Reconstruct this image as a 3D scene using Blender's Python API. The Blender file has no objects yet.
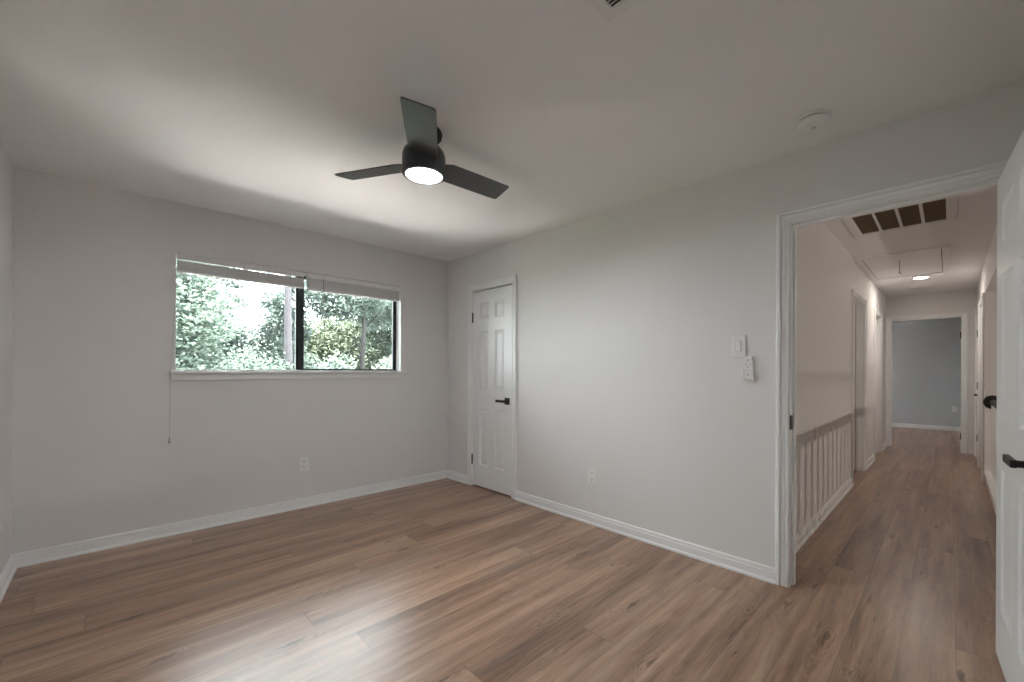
import bpy, bmesh, math, random
import numpy as np
from mathutils import Vector, Matrix
random.seed(7)
C = bpy.context.scene.collection
SC = bpy.context.scene
PI = math.pi

# ------------------------------------------------------------ camera
cam_d = bpy.data.cameras.new('camera')
cam = bpy.data.objects.new('camera', cam_d); C.objects.link(cam)
cam_d.sensor_width = 36.0
cam_d.lens = 419.515 * 36.0 / 1024.0
cam_d.shift_x = (512 - 540.01) / 1024.0
cam_d.shift_y = (370.62 - 341.0) / 1024.0
cam_d.clip_start = 0.05
cam.location = (0, 0, 1.2116)
cam.rotation_mode = 'QUATERNION'
_yaw = 0.796395
cam.rotation_quaternion = (Matrix.Rotation(-_yaw, 3, 'Z') @ Matrix.Rotation(PI/2, 3, 'X') @ Matrix.Rotation(0.00409, 3, 'Z')).to_quaternion()
SC.camera = cam

# ------------------------------------------------------------ view, world
SC.view_settings.view_transform = 'Standard'
SC.view_settings.look = 'None'
SC.view_settings.gamma = 1.0
SC.view_settings.use_curve_mapping = False
SC.view_settings.exposure = 0.42
SC.cycles.sample_clamp_indirect = 200.0
SC.cycles.use_adaptive_sampling = False
SC.cycles.use_light_tree = False      # steadier sampling of the few lamps
W = bpy.data.worlds.new('sky'); SC.world = W
W.use_nodes = True
bg = W.node_tree.nodes['Background']
bg.inputs['Color'].default_value = (0.90, 0.955, 1.0, 1)
bg.inputs['Strength'].default_value = 11.0
sun_d = bpy.data.lights.new('sun', 'SUN'); sun_d.energy = 78.0; sun_d.angle = math.radians(3); sun_d.color = (1.0, 0.965, 0.94)
sun = bpy.data.objects.new('sun', sun_d); C.objects.link(sun)
sun.rotation_euler = (math.radians(7), 0, math.radians(-20))     # high sun from behind the house
FAN_LAMP = 20.0
FAN_W = 9.8
HALL_LAMP = 20.0
HALL_W = 5.4
STAIR_LAMP = 20.0
STAIR_W = 44.0

# ------------------------------------------------------------ materials
def lin(c):
    return tuple((x/255/12.92 if x/255 <= 0.04045 else ((x/255+0.055)/1.055)**2.4) for x in c)
def mat(name, rgb, rough=0.5, metal=0.0, bump=0.0, bscale=300, var=0.0, spec=0.5, emit=None, estr=0):
    m = bpy.data.materials.new(name); m.use_nodes = True
    nt = m.node_tree; b = nt.nodes['Principled BSDF']
    b.inputs['Base Color'].default_value = (*rgb, 1)
    b.inputs['Roughness'].default_value = rough
    b.inputs['Metallic'].default_value = metal
    b.inputs['Specular IOR Level'].default_value = spec
    tc = nt.nodes.new('ShaderNodeTexCoord')
    if bump:
        n = nt.nodes.new('ShaderNodeTexNoise'); n.inputs['Scale'].default_value = bscale; n.inputs['Detail'].default_value = 3
        nt.links.new(tc.outputs['Object'], n.inputs['Vector'])
        bp = nt.nodes.new('ShaderNodeBump'); bp.inputs['Strength'].default_value = bump; bp.inputs['Distance'].default_value = 0.002
        nt.links.new(n.outputs['Fac'], bp.inputs['Height']); nt.links.new(bp.outputs['Normal'], b.inputs['Normal'])
    if var:
        n2 = nt.nodes.new('ShaderNodeTexNoise'); n2.inputs['Scale'].default_value = 6; n2.inputs['Detail'].default_value = 4
        nt.links.new(tc.outputs['Object'], n2.inputs['Vector'])
        mr = nt.nodes.new('ShaderNodeMapRange'); mr.inputs['To Min'].default_value = 1-var; mr.inputs['To Max'].default_value = 1+var
        nt.links.new(n2.outputs['Fac'], mr.inputs['Value'])
        mx = nt.nodes.new('ShaderNodeVectorMath'); mx.operation = 'SCALE'; mx.inputs[0].default_value = rgb
        nt.links.new(mr.outputs[0], mx.inputs['Scale']); nt.links.new(mx.outputs[0], b.inputs['Base Color'])
    if emit:
        b.inputs['Emission Color'].default_value = (*emit, 1); b.inputs['Emission Strength'].default_value = estr
    return m

M = {}
M['wall'] = mat('greige_wall_paint', (0.82, 0.805, 0.80), 0.65, bump=0.06, bscale=220, spec=0.3)
M['ceil'] = mat('ceiling_paint', (0.92, 0.905, 0.905), 0.8, bump=0.08, bscale=160, spec=0.2)
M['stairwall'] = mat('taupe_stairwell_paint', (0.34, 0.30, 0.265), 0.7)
M['blue'] = mat('far_room_wall_paint', (0.60, 0.625, 0.64), 0.7, spec=0.3)
M['trim'] = mat('white_trim_paint', (0.91, 0.915, 0.915), 0.32)
M['door'] = mat('white_door_paint', (0.89, 0.90, 0.90), 0.35, bump=0.03, bscale=90)
M['black'] = mat('matte_black_metal', (0.008, 0.008, 0.009), 0.5, 0.0)
M['plastic'] = mat('white_plastic', (0.90, 0.895, 0.885), 0.35)
M['slot'] = mat('dark_slot', (0.03, 0.03, 0.03), 0.7)
M['grey'] = mat('pale_grey_plastic', (0.66, 0.66, 0.65), 0.5)
M['fan'] = mat('fan_body_black', (0.03, 0.036, 0.042), 0.4, bump=0.02)
M['blade'] = mat('fan_blade_charcoal', (0.056, 0.060, 0.064), 0.28, var=0.1, spec=1.0)
M['bronze'] = mat('dark_bronze_aluminium', (0.045, 0.047, 0.05), 0.4, 0.6)
M['vinyl'] = mat('blind_vinyl', (0.84, 0.83, 0.825), 0.5)
M['slats'] = mat('blind_slat_vinyl', (0.66, 0.65, 0.65), 0.5)
M['cord'] = mat('blind_cord', (0.50, 0.48, 0.46), 0.8)
M['wand'] = mat('clear_grey_wand', (0.22, 0.23, 0.23), 0.3)
M['grille'] = mat('return_filter_brown', (0.27, 0.215, 0.15), 0.9, bump=0.4, bscale=60)
M['vent'] = mat('vent_white_steel', (0.86, 0.85, 0.84), 0.45)
M['lens'] = mat('lamp_lens', (0.9, 0.9, 0.9), 0.4, emit=(0.94, 0.98, 1.0), estr=FAN_LAMP)
M['hlens'] = mat('hall_lamp_lens', (0.9, 0.9, 0.9), 0.4, emit=(1.0, 0.90, 0.80), estr=HALL_LAMP)
M['slens'] = mat('stair_lamp_lens', (0.9, 0.9, 0.9), 0.4, emit=(1.0, 0.88, 0.76), estr=STAIR_LAMP)
M['bark'] = mat('brown_bark', (0.015, 0.014, 0.013), 0.9, bump=0.8, bscale=30, var=0.3)
M['palebark'] = mat('pale_bark', (0.046, 0.043, 0.047), 0.9, bump=0.8, bscale=40, var=0.25)
M['ground'] = mat('forest_ground', (0.05, 0.06, 0.035), 0.95, var=0.4)
M['bounce_slab'] = mat('bounce_slab_tint', (0.70, 0.66, 0.64), 0.9, var=0.05)  # pinkish tone chosen to tint the light bounced into the room
M['brick'] = mat('exterior_siding', (0.4, 0.38, 0.35), 0.8)

for k_ in ('lens', 'hlens', 'slens'): M[k_].cycles.emission_sampling = 'NONE'

def leafmat(name, rgb):
    m = bpy.data.materials.new(name); m.use_nodes = True
    nt = m.node_tree; nt.nodes.clear()
    o = nt.nodes.new('ShaderNodeOutputMaterial'); d = nt.nodes.new('ShaderNodeBsdfDiffuse'); t = nt.nodes.new('ShaderNodeBsdfTranslucent')
    mx = nt.nodes.new('ShaderNodeMixShader'); mx.inputs[0].default_value = 0.55
    g = nt.nodes.new('ShaderNodeNewGeometry'); mr = nt.nodes.new('ShaderNodeMapRange'); mr.inputs['To Min'].default_value = 0.7; mr.inputs['To Max'].default_value = 1.25
    nt.links.new(g.outputs['Random Per Island'], mr.inputs['Value'])
    vm = nt.nodes.new('ShaderNodeVectorMath'); vm.operation = 'SCALE'; vm.inputs[0].default_value = rgb
    nt.links.new(mr.outputs[0], vm.inputs['Scale'])
    nt.links.new(vm.outputs[0], d.inputs['Color']); nt.links.new(vm.outputs[0], t.inputs['Color'])
    nt.links.new(d.outputs[0], mx.inputs[1]); nt.links.new(t.outputs[0], mx.inputs[2]); nt.links.new(mx.outputs[0], o.inputs[0])
    return m
M['leafA'] = leafmat('leaf_soft_green', (0.122, 0.158, 0.130))
M['leafB'] = leafmat('leaf_bluish_green', (0.130, 0.163, 0.146))
M['leafC'] = leafmat('leaf_yellow_green', (0.145, 0.175, 0.125))
M['leafD'] = leafmat('leaf_pale_green', (0.140, 0.165, 0.142))

def glassmat():
    m = bpy.data.materials.new('window_glass'); m.use_nodes = True
    nt = m.node_tree; nt.nodes.clear()
    o = nt.nodes.new('ShaderNodeOutputMaterial'); t = nt.nodes.new('ShaderNodeBsdfTransparent'); t.inputs[0].default_value = (0.95, 0.97, 0.96, 1)
    gl = nt.nodes.new('ShaderNodeBsdfGlossy'); gl.inputs['Roughness'].default_value = 0.0
    f = nt.nodes.new('ShaderNodeFresnel'); f.inputs[0].default_value = 1.45
    mx = nt.nodes.new('ShaderNodeMixShader')
    nt.links.new(f.outputs[0], mx.inputs[0]); nt.links.new(t.outputs[0], mx.inputs[1]); nt.links.new(gl.outputs[0], mx.inputs[2]); nt.links.new(mx.outputs[0], o.inputs[0])
    return m
M['glass'] = glassmat()

def floormat():
    m = bpy.data.materials.new('oak_plank_floor'); m.use_nodes = True
    nt = m.node_tree; b = nt.nodes['Principled BSDF']; N = nt.nodes; L = nt.links
    def math_(op, a, c=None, d=None):
        n = N.new('ShaderNodeMath'); n.operation = op
        for i, v in enumerate((a, c, d)):
            if v is None: continue
            if isinstance(v, (int, float)): n.inputs[i].default_value = v
            else: L.new(v, n.inputs[i])
        return n.outputs[0]
    tc = N.new('ShaderNodeTexCoord'); sx = N.new('ShaderNodeSeparateXYZ'); L.new(tc.outputs['Object'], sx.inputs[0])
    x, y = sx.outputs[0], sx.outputs[1]
    PW, PL = 0.18, 1.83
    ry = math_('DIVIDE', math_('ADD', y, 20.0), PW); row = math_('FLOOR', ry); fy = math_('FRACT', ry)
    wn = N.new('ShaderNodeTexWhiteNoise'); wn.noise_dimensions = '1D'; L.new(row, wn.inputs['W'])
    rx = math_('ADD', math_('DIVIDE', math_('ADD', x, 30.0), PL), math_('MULTIPLY', wn.outputs['Value'], 7.0))
    col = math_('FLOOR', rx); fx = math_('FRACT', rx)
    pid = math_('ADD', math_('MULTIPLY', row, 13.37), math_('MULTIPLY', col, 3.11))
    w2 = N.new('ShaderNodeTexWhiteNoise'); w2.noise_dimensions = '1D'; L.new(pid, w2.inputs['W'])
    sc = N.new('ShaderNodeSeparateColor'); L.new(w2.outputs['Color'], sc.inputs[0])
    # grain coordinates, shifted per plank
    cx = math_('ADD', math_('MULTIPLY', x, 1.0), math_('MULTIPLY', sc.outputs[0], 37.0))
    cy = math_('ADD', math_('MULTIPLY', y, 1.0), math_('MULTIPLY', sc.outputs[1], 11.0))
    def coord(sxx, syy):
        c = N.new('ShaderNodeCombineXYZ'); L.new(math_('MULTIPLY', cx, sxx), c.inputs[0]); L.new(math_('MULTIPLY', cy, syy), c.inputs[1]); return c.outputs[0]
    def noise(v, s, det=4, rough=0.55, dist=0.0):
        n = N.new('ShaderNodeTexNoise'); n.inputs['Scale'].default_value = s; n.inputs['Detail'].default_value = det
        n.inputs['Roughness'].default_value = rough; n.inputs['Distortion'].default_value = dist; L.new(v, n.inputs['Vector']); return n.outputs['Fac']
    # slow sideways wander makes the figure wavy instead of dead straight
    wob = math_('MULTIPLY', math_('SUBTRACT', noise(coord(2.2, 3.0), 1.0, 2), 0.5), 0.022)
    cy = math_('ADD', cy, wob)
    broad = noise(coord(0.9, 6.0), 1.0, 2, 0.5, 0.5)
    rings = math_('POWER', math_('ABSOLUTE', math_('SINE', math_('MULTIPLY', broad, 42.0))), 0.6)
    fine = noise(coord(5, 170), 1.0, 4, 0.7)
    mid = noise(coord(1.5, 27), 1.0, 6, 0.6, 0.3)
    blotch = noise(coord(0.8, 9.0), 1.0, 3, 0.5)
    vo = N.new('ShaderNodeTexVoronoi'); vo.inputs['Scale'].default_value = 1.0; L.new(coord(1.9, 6.6), vo.inputs['Vector'])
    kd = math_('ADD', vo.outputs['Distance'], math_('MULTIPLY', math_('SUBTRACT', noise(coord(14, 50), 1.0, 3), 0.5), 0.34))
    kn = N.new('ShaderNodeMapRange'); kn.interpolation_type = 'SMOOTHSTEP'; kn.inputs['From Min'].default_value = 0.0; kn.inputs['From Max'].default_value = 0.16; kn.inputs['To Min'].default_value = 1; kn.inputs['To Max'].default_value = 0
    L.new(kd, kn.inputs['Value'])
    halo = N.new('ShaderNodeMapRange'); halo.interpolation_type = 'SMOOTHSTEP'; halo.inputs['From Min'].default_value = 0.08; halo.inputs['From Max'].default_value = 0.42; halo.inputs['To Min'].default_value = 1; halo.inputs['To Max'].default_value = 0
    L.new(kd, halo.inputs['Value'])
    kr = math_('MULTIPLY', math_('SINE', math_('MULTIPLY', kd, 60.0)), halo.outputs[0])
    # dark checks and mineral streaks
    ck = N.new('ShaderNodeMapRange'); ck.inputs['From Min'].default_value = 0.66; ck.inputs['From Max'].default_value = 0.76; L.new(noise(coord(3.5, 46), 1.0, 3, 0.5, 0.8), ck.inputs['Value'])
    t = math_('ADD', math_('MULTIPLY', mid, 0.62), 0.19)
    t = math_('ADD', t, math_('MULTIPLY', math_('SUBTRACT', sc.outputs[2], 0.5), 0.12))
    t = math_('ADD', t, math_('MULTIPLY', math_('SUBTRACT', blotch, 0.5), 0.95))
    t = math_('ADD', t, math_('MULTIPLY', math_('SUBTRACT', rings, 0.6), 0.08))
    t = math_('ADD', t, math_('MULTIPLY', kr, 0.11))
    t = math_('ADD', t, math_('MULTIPLY', math_('SUBTRACT', fine, 0.5), 0.36))
    t = math_('SUBTRACT', t, math_('MULTIPLY', ck.outputs[0], 0.32))
    cr = N.new('ShaderNodeValToRGB'); L.new(t, cr.inputs[0]); e = cr.color_ramp.elements
    e[0].position = 0.20; e[0].color = (0.10, 0.050, 0.028, 1)
    e[1].position = 0.80; e[1].color = (0.56, 0.37, 0.255, 1)
    k = e.new(0.40); k.color = (0.265, 0.142, 0.086, 1)
    k = e.new(0.56); k.color = (0.39, 0.228, 0.146, 1)
    gm = N.new('ShaderNodeMix'); gm.data_type = 'RGBA'; L.new(cr.outputs[0], gm.inputs['A'])
    gm.inputs['B'].default_value = (0.27, 0.205, 0.158, 1)
    gr = N.new('ShaderNodeMapRange'); gr.inputs['From Min'].default_value = 0.5; gr.inputs['From Max'].default_value = 0.75; gr.inputs['To Max'].default_value = 0.55
    L.new(noise(coord(1.0, 7.0), 1.7, 3), gr.inputs['Value']); L.new(gr.outputs[0], gm.inputs['Factor'])
    km = N.new('ShaderNodeMix'); km.data_type = 'RGBA'; L.new(gm.outputs['Result'], km.inputs['A']); km.inputs['B'].default_value = (0.07, 0.036, 0.022, 1)
    L.new(math_('MULTIPLY', kn.outputs[0], 0.9), km.inputs['Factor'])
    # seams
    ey = math_('MINIMUM', fy, math_('SUBTRACT', 1.0, fy)); ex = math_('MINIMUM', fx, math_('SUBTRACT', 1.0, fx))
    s1 = math_('LESS_THAN', ey, 0.0075); s2 = math_('LESS_THAN', ex, 0.0011); seam = math_('MAXIMUM', s1, s2)
    sm = N.new('ShaderNodeMix'); sm.data_type = 'RGBA'; L.new(km.outputs['Result'], sm.inputs['A']); sm.inputs['B'].default_value = (0.10, 0.06, 0.042, 1)
    L.new(math_('MULTIPLY', seam, 0.6), sm.inputs['Factor']); L.new(sm.outputs['Result'], b.inputs['Base Color'])
    rr = N.new('ShaderNodeMapRange'); rr.inputs['To Min'].default_value = 0.25; rr.inputs['To Max'].default_value = 0.38; L.new(mid, rr.inputs['Value']); L.new(rr.outputs[0], b.inputs['Roughness'])
    b.inputs['Specular IOR Level'].default_value = 0.7; b.inputs['Coat Weight'].default_value = 0.3; b.inputs['Coat Roughness'].default_value = 0.34; b.inputs['Coat IOR'].default_value = 1.6
    bp = N.new('ShaderNodeBump'); bp.inputs['Strength'].default_value = 0.25; bp.inputs['Distance'].default_value = 0.0015
    L.new(math_('SUBTRACT', fine, math_('MULTIPLY', seam, 1.5)), bp.inputs['Height']); L.new(bp.outputs['Normal'], b.inputs['Normal'])
    return m
M['floor'] = floormat()

# ------------------------------------------------------------ helpers
def BM(): return bmesh.new()
def add_box(bm, x0, x1, y0, y1, z0, z1, bev=0.0):
    vs = [bm.verts.new((x, y, z)) for z in (z0, z1) for y in (y0, y1) for x in (x0, x1)]
    fs = [bm.faces.new([vs[i] for i in f]) for f in ((0,2,3,1),(4,5,7,6),(0,1,5,4),(2,6,7,3),(0,4,6,2),(1,3,7,5))]
    if bev:
        es = list({e for f in fs for e in f.edges})
        bmesh.ops.bevel(bm, geom=es, offset=bev, segments=2, profile=0.5, affect='EDGES')
    return bm
def box(*a, **k): return add_box(BM(), *a, **k)
def add_tube(bm, p0, p1, r0, r1=None, n=16, cap=True):
    r1 = r0 if r1 is None else r1
    p0, p1 = Vector(p0), Vector(p1); d = (p1-p0).normalized()
    a = Vector((0,0,1)) if abs(d.z) < 0.9 else Vector((1,0,0))
    u = d.cross(a).normalized(); v = d.cross(u)
    A = [bm.verts.new(p0 + (u*math.cos(t)+v*math.sin(t))*r0) for t in [2*PI*i/n for i in range(n)]]
    B = [bm.verts.new(p1 + (u*math.cos(t)+v*math.sin(t))*r1) for t in [2*PI*i/n for i in range(n)]]
    for i in range(n):
        bm.faces.new((A[i], A[(i+1)%n], B[(i+1)%n], B[i]))
    if cap: bm.faces.new(A); bm.faces.new(B[::-1])
    return bm
def add_path(bm, pts, r, n=8):
    for a, c in zip(pts[:-1], pts[1:]): add_tube(bm, a, c, r, r, n)
    return bm
def add_lathe(bm, prof, c=(0,0,0), n=48, axis='Z'):
    """prof: (radius, along) pairs"""
    rings = []
    def P(r, z, t):
        a, b = r*math.cos(t), r*math.sin(t)
        v = {'Z': (a, b, z), 'X': (z, a, b), 'Y': (a, z, b)}[axis]
        return (c[0]+v[0], c[1]+v[1], c[2]+v[2])
    for r, z in prof:
        if r < 1e-6: rings.append([bm.verts.new(P(0, z, 0))])
        else: rings.append([bm.verts.new(P(r, z, 2*PI*i/n)) for i in range(n)])
    for A, B in zip(rings[:-1], rings[1:]):
        for i in range(n):
            j = (i+1) % n
            if len(A) == 1 and len(B) == 1: continue
            if len(A) == 1: bm.faces.new((A[0], B[i], B[j]))
            elif len(B) == 1: bm.faces.new((A[i], A[j], B[0]))
            else: bm.faces.new((A[i], A[j], B[j], B[i]))
    return bm
def obj(name, bm, m, parent=None, smooth=False, loc=None):
    bmesh.ops.recalc_face_normals(bm, faces=bm.faces[:])
    if loc: bmesh.ops.translate(bm, verts=bm.verts[:], vec=(-loc[0], -loc[1], -loc[2]))
    me = bpy.data.meshes.new(name); bm.to_mesh(me); bm.free()
    if smooth:
        me.polygons.foreach_set('use_smooth', [True]*len(me.polygons))
        try: me.set_sharp_from_angle(angle=math.radians(35))
        except Exception: pass
    o = bpy.data.objects.new(name, me); me.materials.append(m); C.objects.link(o)
    if parent: o.parent = parent
    elif loc: o.location = loc
    return o
def tag(o, label=None, cat=None, group=None, kind=None):
    if label: o['label'] = label
    if cat: o['category'] = cat
    if group: o['group'] = group
    if kind: o['kind'] = kind
    return o
def empty(name, loc, rz=0, label=None, cat=None, group=None, kind=None):
    o = bpy.data.objects.new(name, None); C.objects.link(o); o.location = loc; o.rotation_euler = (0,0,rz); o.empty_display_size = 0.1
    return tag(o, label, cat, group, kind)
def struct(name, bm, m, label, cat, smooth=False, loc=None):
    return tag(obj(name, bm, m, None, smooth, loc), label, cat, None, 'structure')
def disk_lamp(name, parent, z, r, w, col):
    d = bpy.data.lights.new(name, 'AREA'); d.shape = 'DISK'; d.size = 2*r; d.energy = w; d.color = col
    o = bpy.data.objects.new(name, d); C.objects.link(o); o.parent = parent; o.location = (0, 0, z); return o
def copy_tree(o, parent=None):
    c = o.copy(); C.objects.link(c)
    if parent: c.parent = parent
    for ch in list(o.children): copy_tree(ch, c)
    return c

# ------------------------------------------------------------ key dimensions
XC, YW, XL, YB, H = 2.667, 4.067, -0.419, -0.31, 2.44
HL, HR = 0.757, -0.272           # hall left / right wall faces
DY0, DY1, DH = -0.173, 0.642, 2.045   # bedroom doorway
CY0, CY1 = 2.983, 3.600          # closet doorway
WX0, WX1, WZ0, WZ1 = 0.325, 2.098, 1.198, 2.077
XE = 8.90                        # hall end wall
SX0, SX1, SY = 2.90, 6.75, -2.45 # stairwell
RY = -0.40                       # stairwell edge

# ------------------------------------------------------------ structure
bm = BM()
add_box(bm, -0.6, 2.90, YB-0.12, 4.25, -0.2, 0)
add_box(bm, 2.90, 9.6, RY, 0.95, -0.2, 0)
add_box(bm, 9.6, 12.35, RY, 0.95, -0.2, 0)
add_box(bm, 9.0, 12.35, 0.95, 2.5, -0.2, 0)
add_box(bm, 6.85, 12.35, -2.5, RY, -0.2, 0)
add_box(bm, 2.90, 3.45, 2.8, 3.8, -0.2, 0)
add_box(bm, 5.3, 8.4, 0.95, 1.1, -0.2, 0)
struct('floor', bm, M['floor'], 'wood-look plank floor running through the bedroom and down the hallway', 'floor')
bm = BM()
add_box(bm, -0.6, 12.35, -2.6, 4.25, H, H+0.15)
struct('ceiling', bm, M['ceil'], 'plain off-white painted ceiling over the room and the hallway', 'ceiling')
# window wall with opening
bm = BM(); T = 0.15
add_box(bm, -0.6, WX0, YW, YW+T, 0, H); add_box(bm, WX1, 3.5, YW, YW+T, 0, H)
add_box(bm, WX0, WX1, YW, YW+T, 0, WZ0); add_box(bm, WX0, WX1, YW, YW+T, WZ1, H)
struct('wall_back', bm, M['wall'], 'greige wall holding the wide sliding window', 'wall')
struct('wall_left', box(XL-0.15, XL, YB, YW, 0, H), M['wall'], 'narrow strip of wall at the far left of the photo', 'wall')
struct('wall_front', box(-0.6, XC, YB-0.12, YB, 0, H), M['wall'], 'wall behind the camera', 'wall')
bm = BM(); X2 = XC+0.12
add_box(bm, XC, X2, DY1+0.02, CY0-0.012, 0, H); add_box(bm, XC, X2, CY1+0.012, YW, 0, H)
add_box(bm, XC, X2, CY0-0.012, CY1+0.012, 2.05, H)
add_box(bm, XC, X2, DY0-0.02, DY1+0.02, DH+0.02, H); add_box(bm, XC, X2, -2.6, DY0-0.02, -2.6, H)
struct('wall_right', bm, M['wall'], 'greige wall with the narrow closet door and the hallway doorway', 'wall')
bm = BM()
add_box(bm, X2, 3.4, 2.85, 2.9, 0, H); add_box(bm, X2, 3.4, 3.7, 3.75, 0, H); add_box(bm, 3.4, 3.45, 2.85, 3.75, 0, H)
struct('wall_closet', bm, M['wall'], 'inner walls of the closet behind the narrow closed door', 'wall')

# hall walls
A0, A1, B0, B1 = 5.60, 6.43, 7.42, 8.10     # left doorways
bm = BM(); T = 0.12
for a, c in ((X2, A0), (A1, B0), (B1, XE)): add_box(bm, a, c, HL, HL+T, 0, H)
for a, c in ((A0, A1), (B0, B1)): add_box(bm, a, c, HL, HL+T, 2.045, H)
struct('wall_hall_left', bm, M['wall'], 'left hallway wall striped by the shadows of the balusters', 'wall')
R0, R1, Q0, Q1 = 6.86, 7.74, 7.86, 8.66     # right doorways
bm = BM()
for a, c in ((6.75, R0), (R1, Q0), (Q1, XE)): add_box(bm, a, c, HR-T, HR, 0, H)
for a, c in ((R0, R1), (Q0, Q1)): add_box(bm, a, c, HR-T, HR, 2.045, H)
add_box(bm, X2, 6.75, HR-T, HR, 2.095, H)                     # header above the railing
struct('wall_hall_right', bm, M['wall'], 'right hallway wall beyond the stair railing with header above the stairwell', 'wall')
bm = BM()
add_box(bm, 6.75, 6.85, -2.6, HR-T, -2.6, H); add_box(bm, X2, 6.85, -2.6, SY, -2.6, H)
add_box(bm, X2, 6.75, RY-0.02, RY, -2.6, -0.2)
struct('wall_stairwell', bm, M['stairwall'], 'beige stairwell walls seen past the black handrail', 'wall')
struct('floor_stairwell', box(X2, 6.85, -2.6, RY, -2.75, -2.6), M['floor'], 'lower floor at the foot of the stairwell', 'floor')
bm = BM()
add_box(bm, 5.3, 8.4, 1.0, 1.06, 0, H); add_box(bm, 5.3, 5.36, HL+0.12, 1.0, 0, H); add_box(bm, 8.34, 8.4, HL+0.12, 1.0, 0, H); add_box(bm, 6.85, 8.9, -0.58, -0.52, 0, H)
struct('wall_leak_block', bm, M['wall'], 'panels added behind the closed hallway doors to block outside light', 'wall')  # added panels, stop outside light leaking under the closed doors
E0, E1 = -0.115, 0.690
bm = BM()
add_box(bm, XE, XE+0.12, -2.6, E0-0.018, 0, H); add_box(bm, XE, XE+0.12, E1+0.018, 2.5, 0, H); add_box(bm, XE, XE+0.12, E0-0.018, E1+0.018, 2.06, H)
struct('wall_hall_end', bm, M['wall'], 'short wall around the open doorway at the end of the hallway', 'wall')
bm = BM()
add_box(bm, 12.2, 12.35, -2.6, 2.5, 0, H)
add_box(bm, XE+0.12, 12.2, -2.6, -2.48, 0, H)
for a, c, z0, z1 in ((XE+0.12, 10.2, 0, H), (10.75, 12.2, 0, H), (10.2, 10.75, 0, 0.9), (10.2, 10.75, 2.0, H)): add_box(bm, a, c, 2.38, 2.5, z0, z1)
struct('wall_far_room', bm, M['blue'], 'blue-grey wall of the empty room at the end of the hallway', 'wall')

# ---- sweeps for trims
def sweep(bm, path_pts_fn, prof):
    """path_pts_fn(k, o, t) -> point k of path for profile (o,t)"""
    n = path_pts_fn(None, 0, 0)
    rows = [[bm.verts.new(path_pts_fn(k, o, t)) for (o, t) in prof] for k in range(n)]
    for a, c in zip(rows[:-1], rows[1:]):
        for i in range(len(prof)):
            j = (i+1) % len(prof)
            bm.faces.new((a[i], a[j], c[j], c[i]))
    bm.faces.new(rows[0]); bm.faces.new(rows[-1][::-1])
CAS = [(0, 0), (0, .008), (.003, .011), (.013, .012), (.0145, .007), (.018, .007), (.020, .011), (.036, .015), (.038, .011), (.0415, .011), (.043, .020), (.058, .021), (.064, .016), (.064, 0)]
def casing(bm, axis, plane, nrm, a0, a1, zt, w=1.0, rev=0.005):
    """three-legged mitred casing. axis: coordinate that runs along the wall ('X' or 'Y'); nrm +-1"""
    def f(k, o, t):
        if k is None: return 4
        o = rev + o*w; p = plane + nrm*t
        s, z = [(a0-o, 0.0), (a0-o, zt+o), (a1+o, zt+o), (a1+o, 0.0)][k]
        return (p, s, z) if axis == 'Y' else (s, p, z)
    sweep(bm, f, CAS)
BASE = [(0, 0), (0, .024), (.012, .023), (.019, .013), (.058, .013), (.063, .009), (.068, .012), (.080, .010), (.085, .004), (.085, 0)]   # (height, out)
def base(bm, axis, plane, nrm, a0, a1):
    def f(k, hgt, t):
        if k is None: return 2
        p = plane + nrm*t; s = (a0, a1)[k]
        return (p, s, hgt) if axis == 'Y' else (s, p, hgt)
    sweep(bm, f, BASE)

# bedroom doorway trim: casings both sides, jamb, stop
bm = BM()
casing(bm, 'Y', XC, -1, DY0, DY1, DH)
casing(bm, 'Y', X2, 1, DY0, DY1, DH)
for y0, y1 in ((DY1, DY1+0.02), (DY0-0.02, DY0)): add_box(bm, XC, X2, y0, y1, 0, DH+0.02)
add_box(bm, XC, X2, DY0, DY1, DH, DH+0.02)
add_box(bm, XC+0.042, XC+0.08, DY1-0.011, DY1, 0, DH, ); add_box(bm, XC+0.042, XC+0.08, DY0, DY0+0.011, 0, DH); add_box(bm, XC+0.042, XC+0.08, DY0+0.011, DY1-0.011, DH-0.011, DH)
t1 = struct('trim_1', bm, M['trim'], 'white moulded casing and jamb around the open doorway to the hallway', 'door casing')
sp = BM(); add_box(sp, XC-0.004, XC+0.036, DY1-0.004, DY1+0.001, 0.885, 0.965, bev=0.001)
s_ = obj('strike_plate', sp, M['black'], t1); s_['label'] = 'black strike plate'
# closet door trim
bm = BM(); casing(bm, 'Y', XC, -1, CY0, CY1, 2.043)
for y0, y1 in ((CY1, CY1+0.012), (CY0-0.012, CY0)): add_box(bm, XC, X2, y0, y1, 0, 2.05)
add_box(bm, XC, X2, CY0, CY1, 2.043, 2.05)
struct('trim_2', bm, M['trim'], 'white casing around the narrow closet door', 'door casing')

def hall_trim(n, bm, label): return struct('trim_%d' % n, bm, M['trim'], label, 'door casing')
def opening_trim(bm, face, nrm, a0, a1, zt=2.03):
    casing(bm, 'X', face, nrm, a0, a1, zt)
    y0, y1 = sorted((face, face - nrm*0.12))
    add_box(bm, a0-0.006, a0+0.014, y0, y1, 0, zt+0.01); add_box(bm, a1-0.014, a1+0.006, y0, y1, 0, zt+0.01); add_box(bm, a0, a1, y0, y1, zt, zt+0.015)
    ys = sorted((face - nrm*0.045, face - nrm*0.075))
    add_box(bm, a1-0.026, a1-0.014, ys[0], ys[1], 0, zt); add_box(bm, a0+0.014, a0+0.026, ys[0], ys[1], 0, zt)
bm = BM(); opening_trim(bm, HL, -1, A0, A1); hall_trim(3, bm, 'white casing of the nearer doorway in the left hallway wall')
bm = BM(); opening_trim(bm, HL, -1, B0, B1); hall_trim(4, bm, 'white casing of the farther doorway in the left hallway wall')
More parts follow.
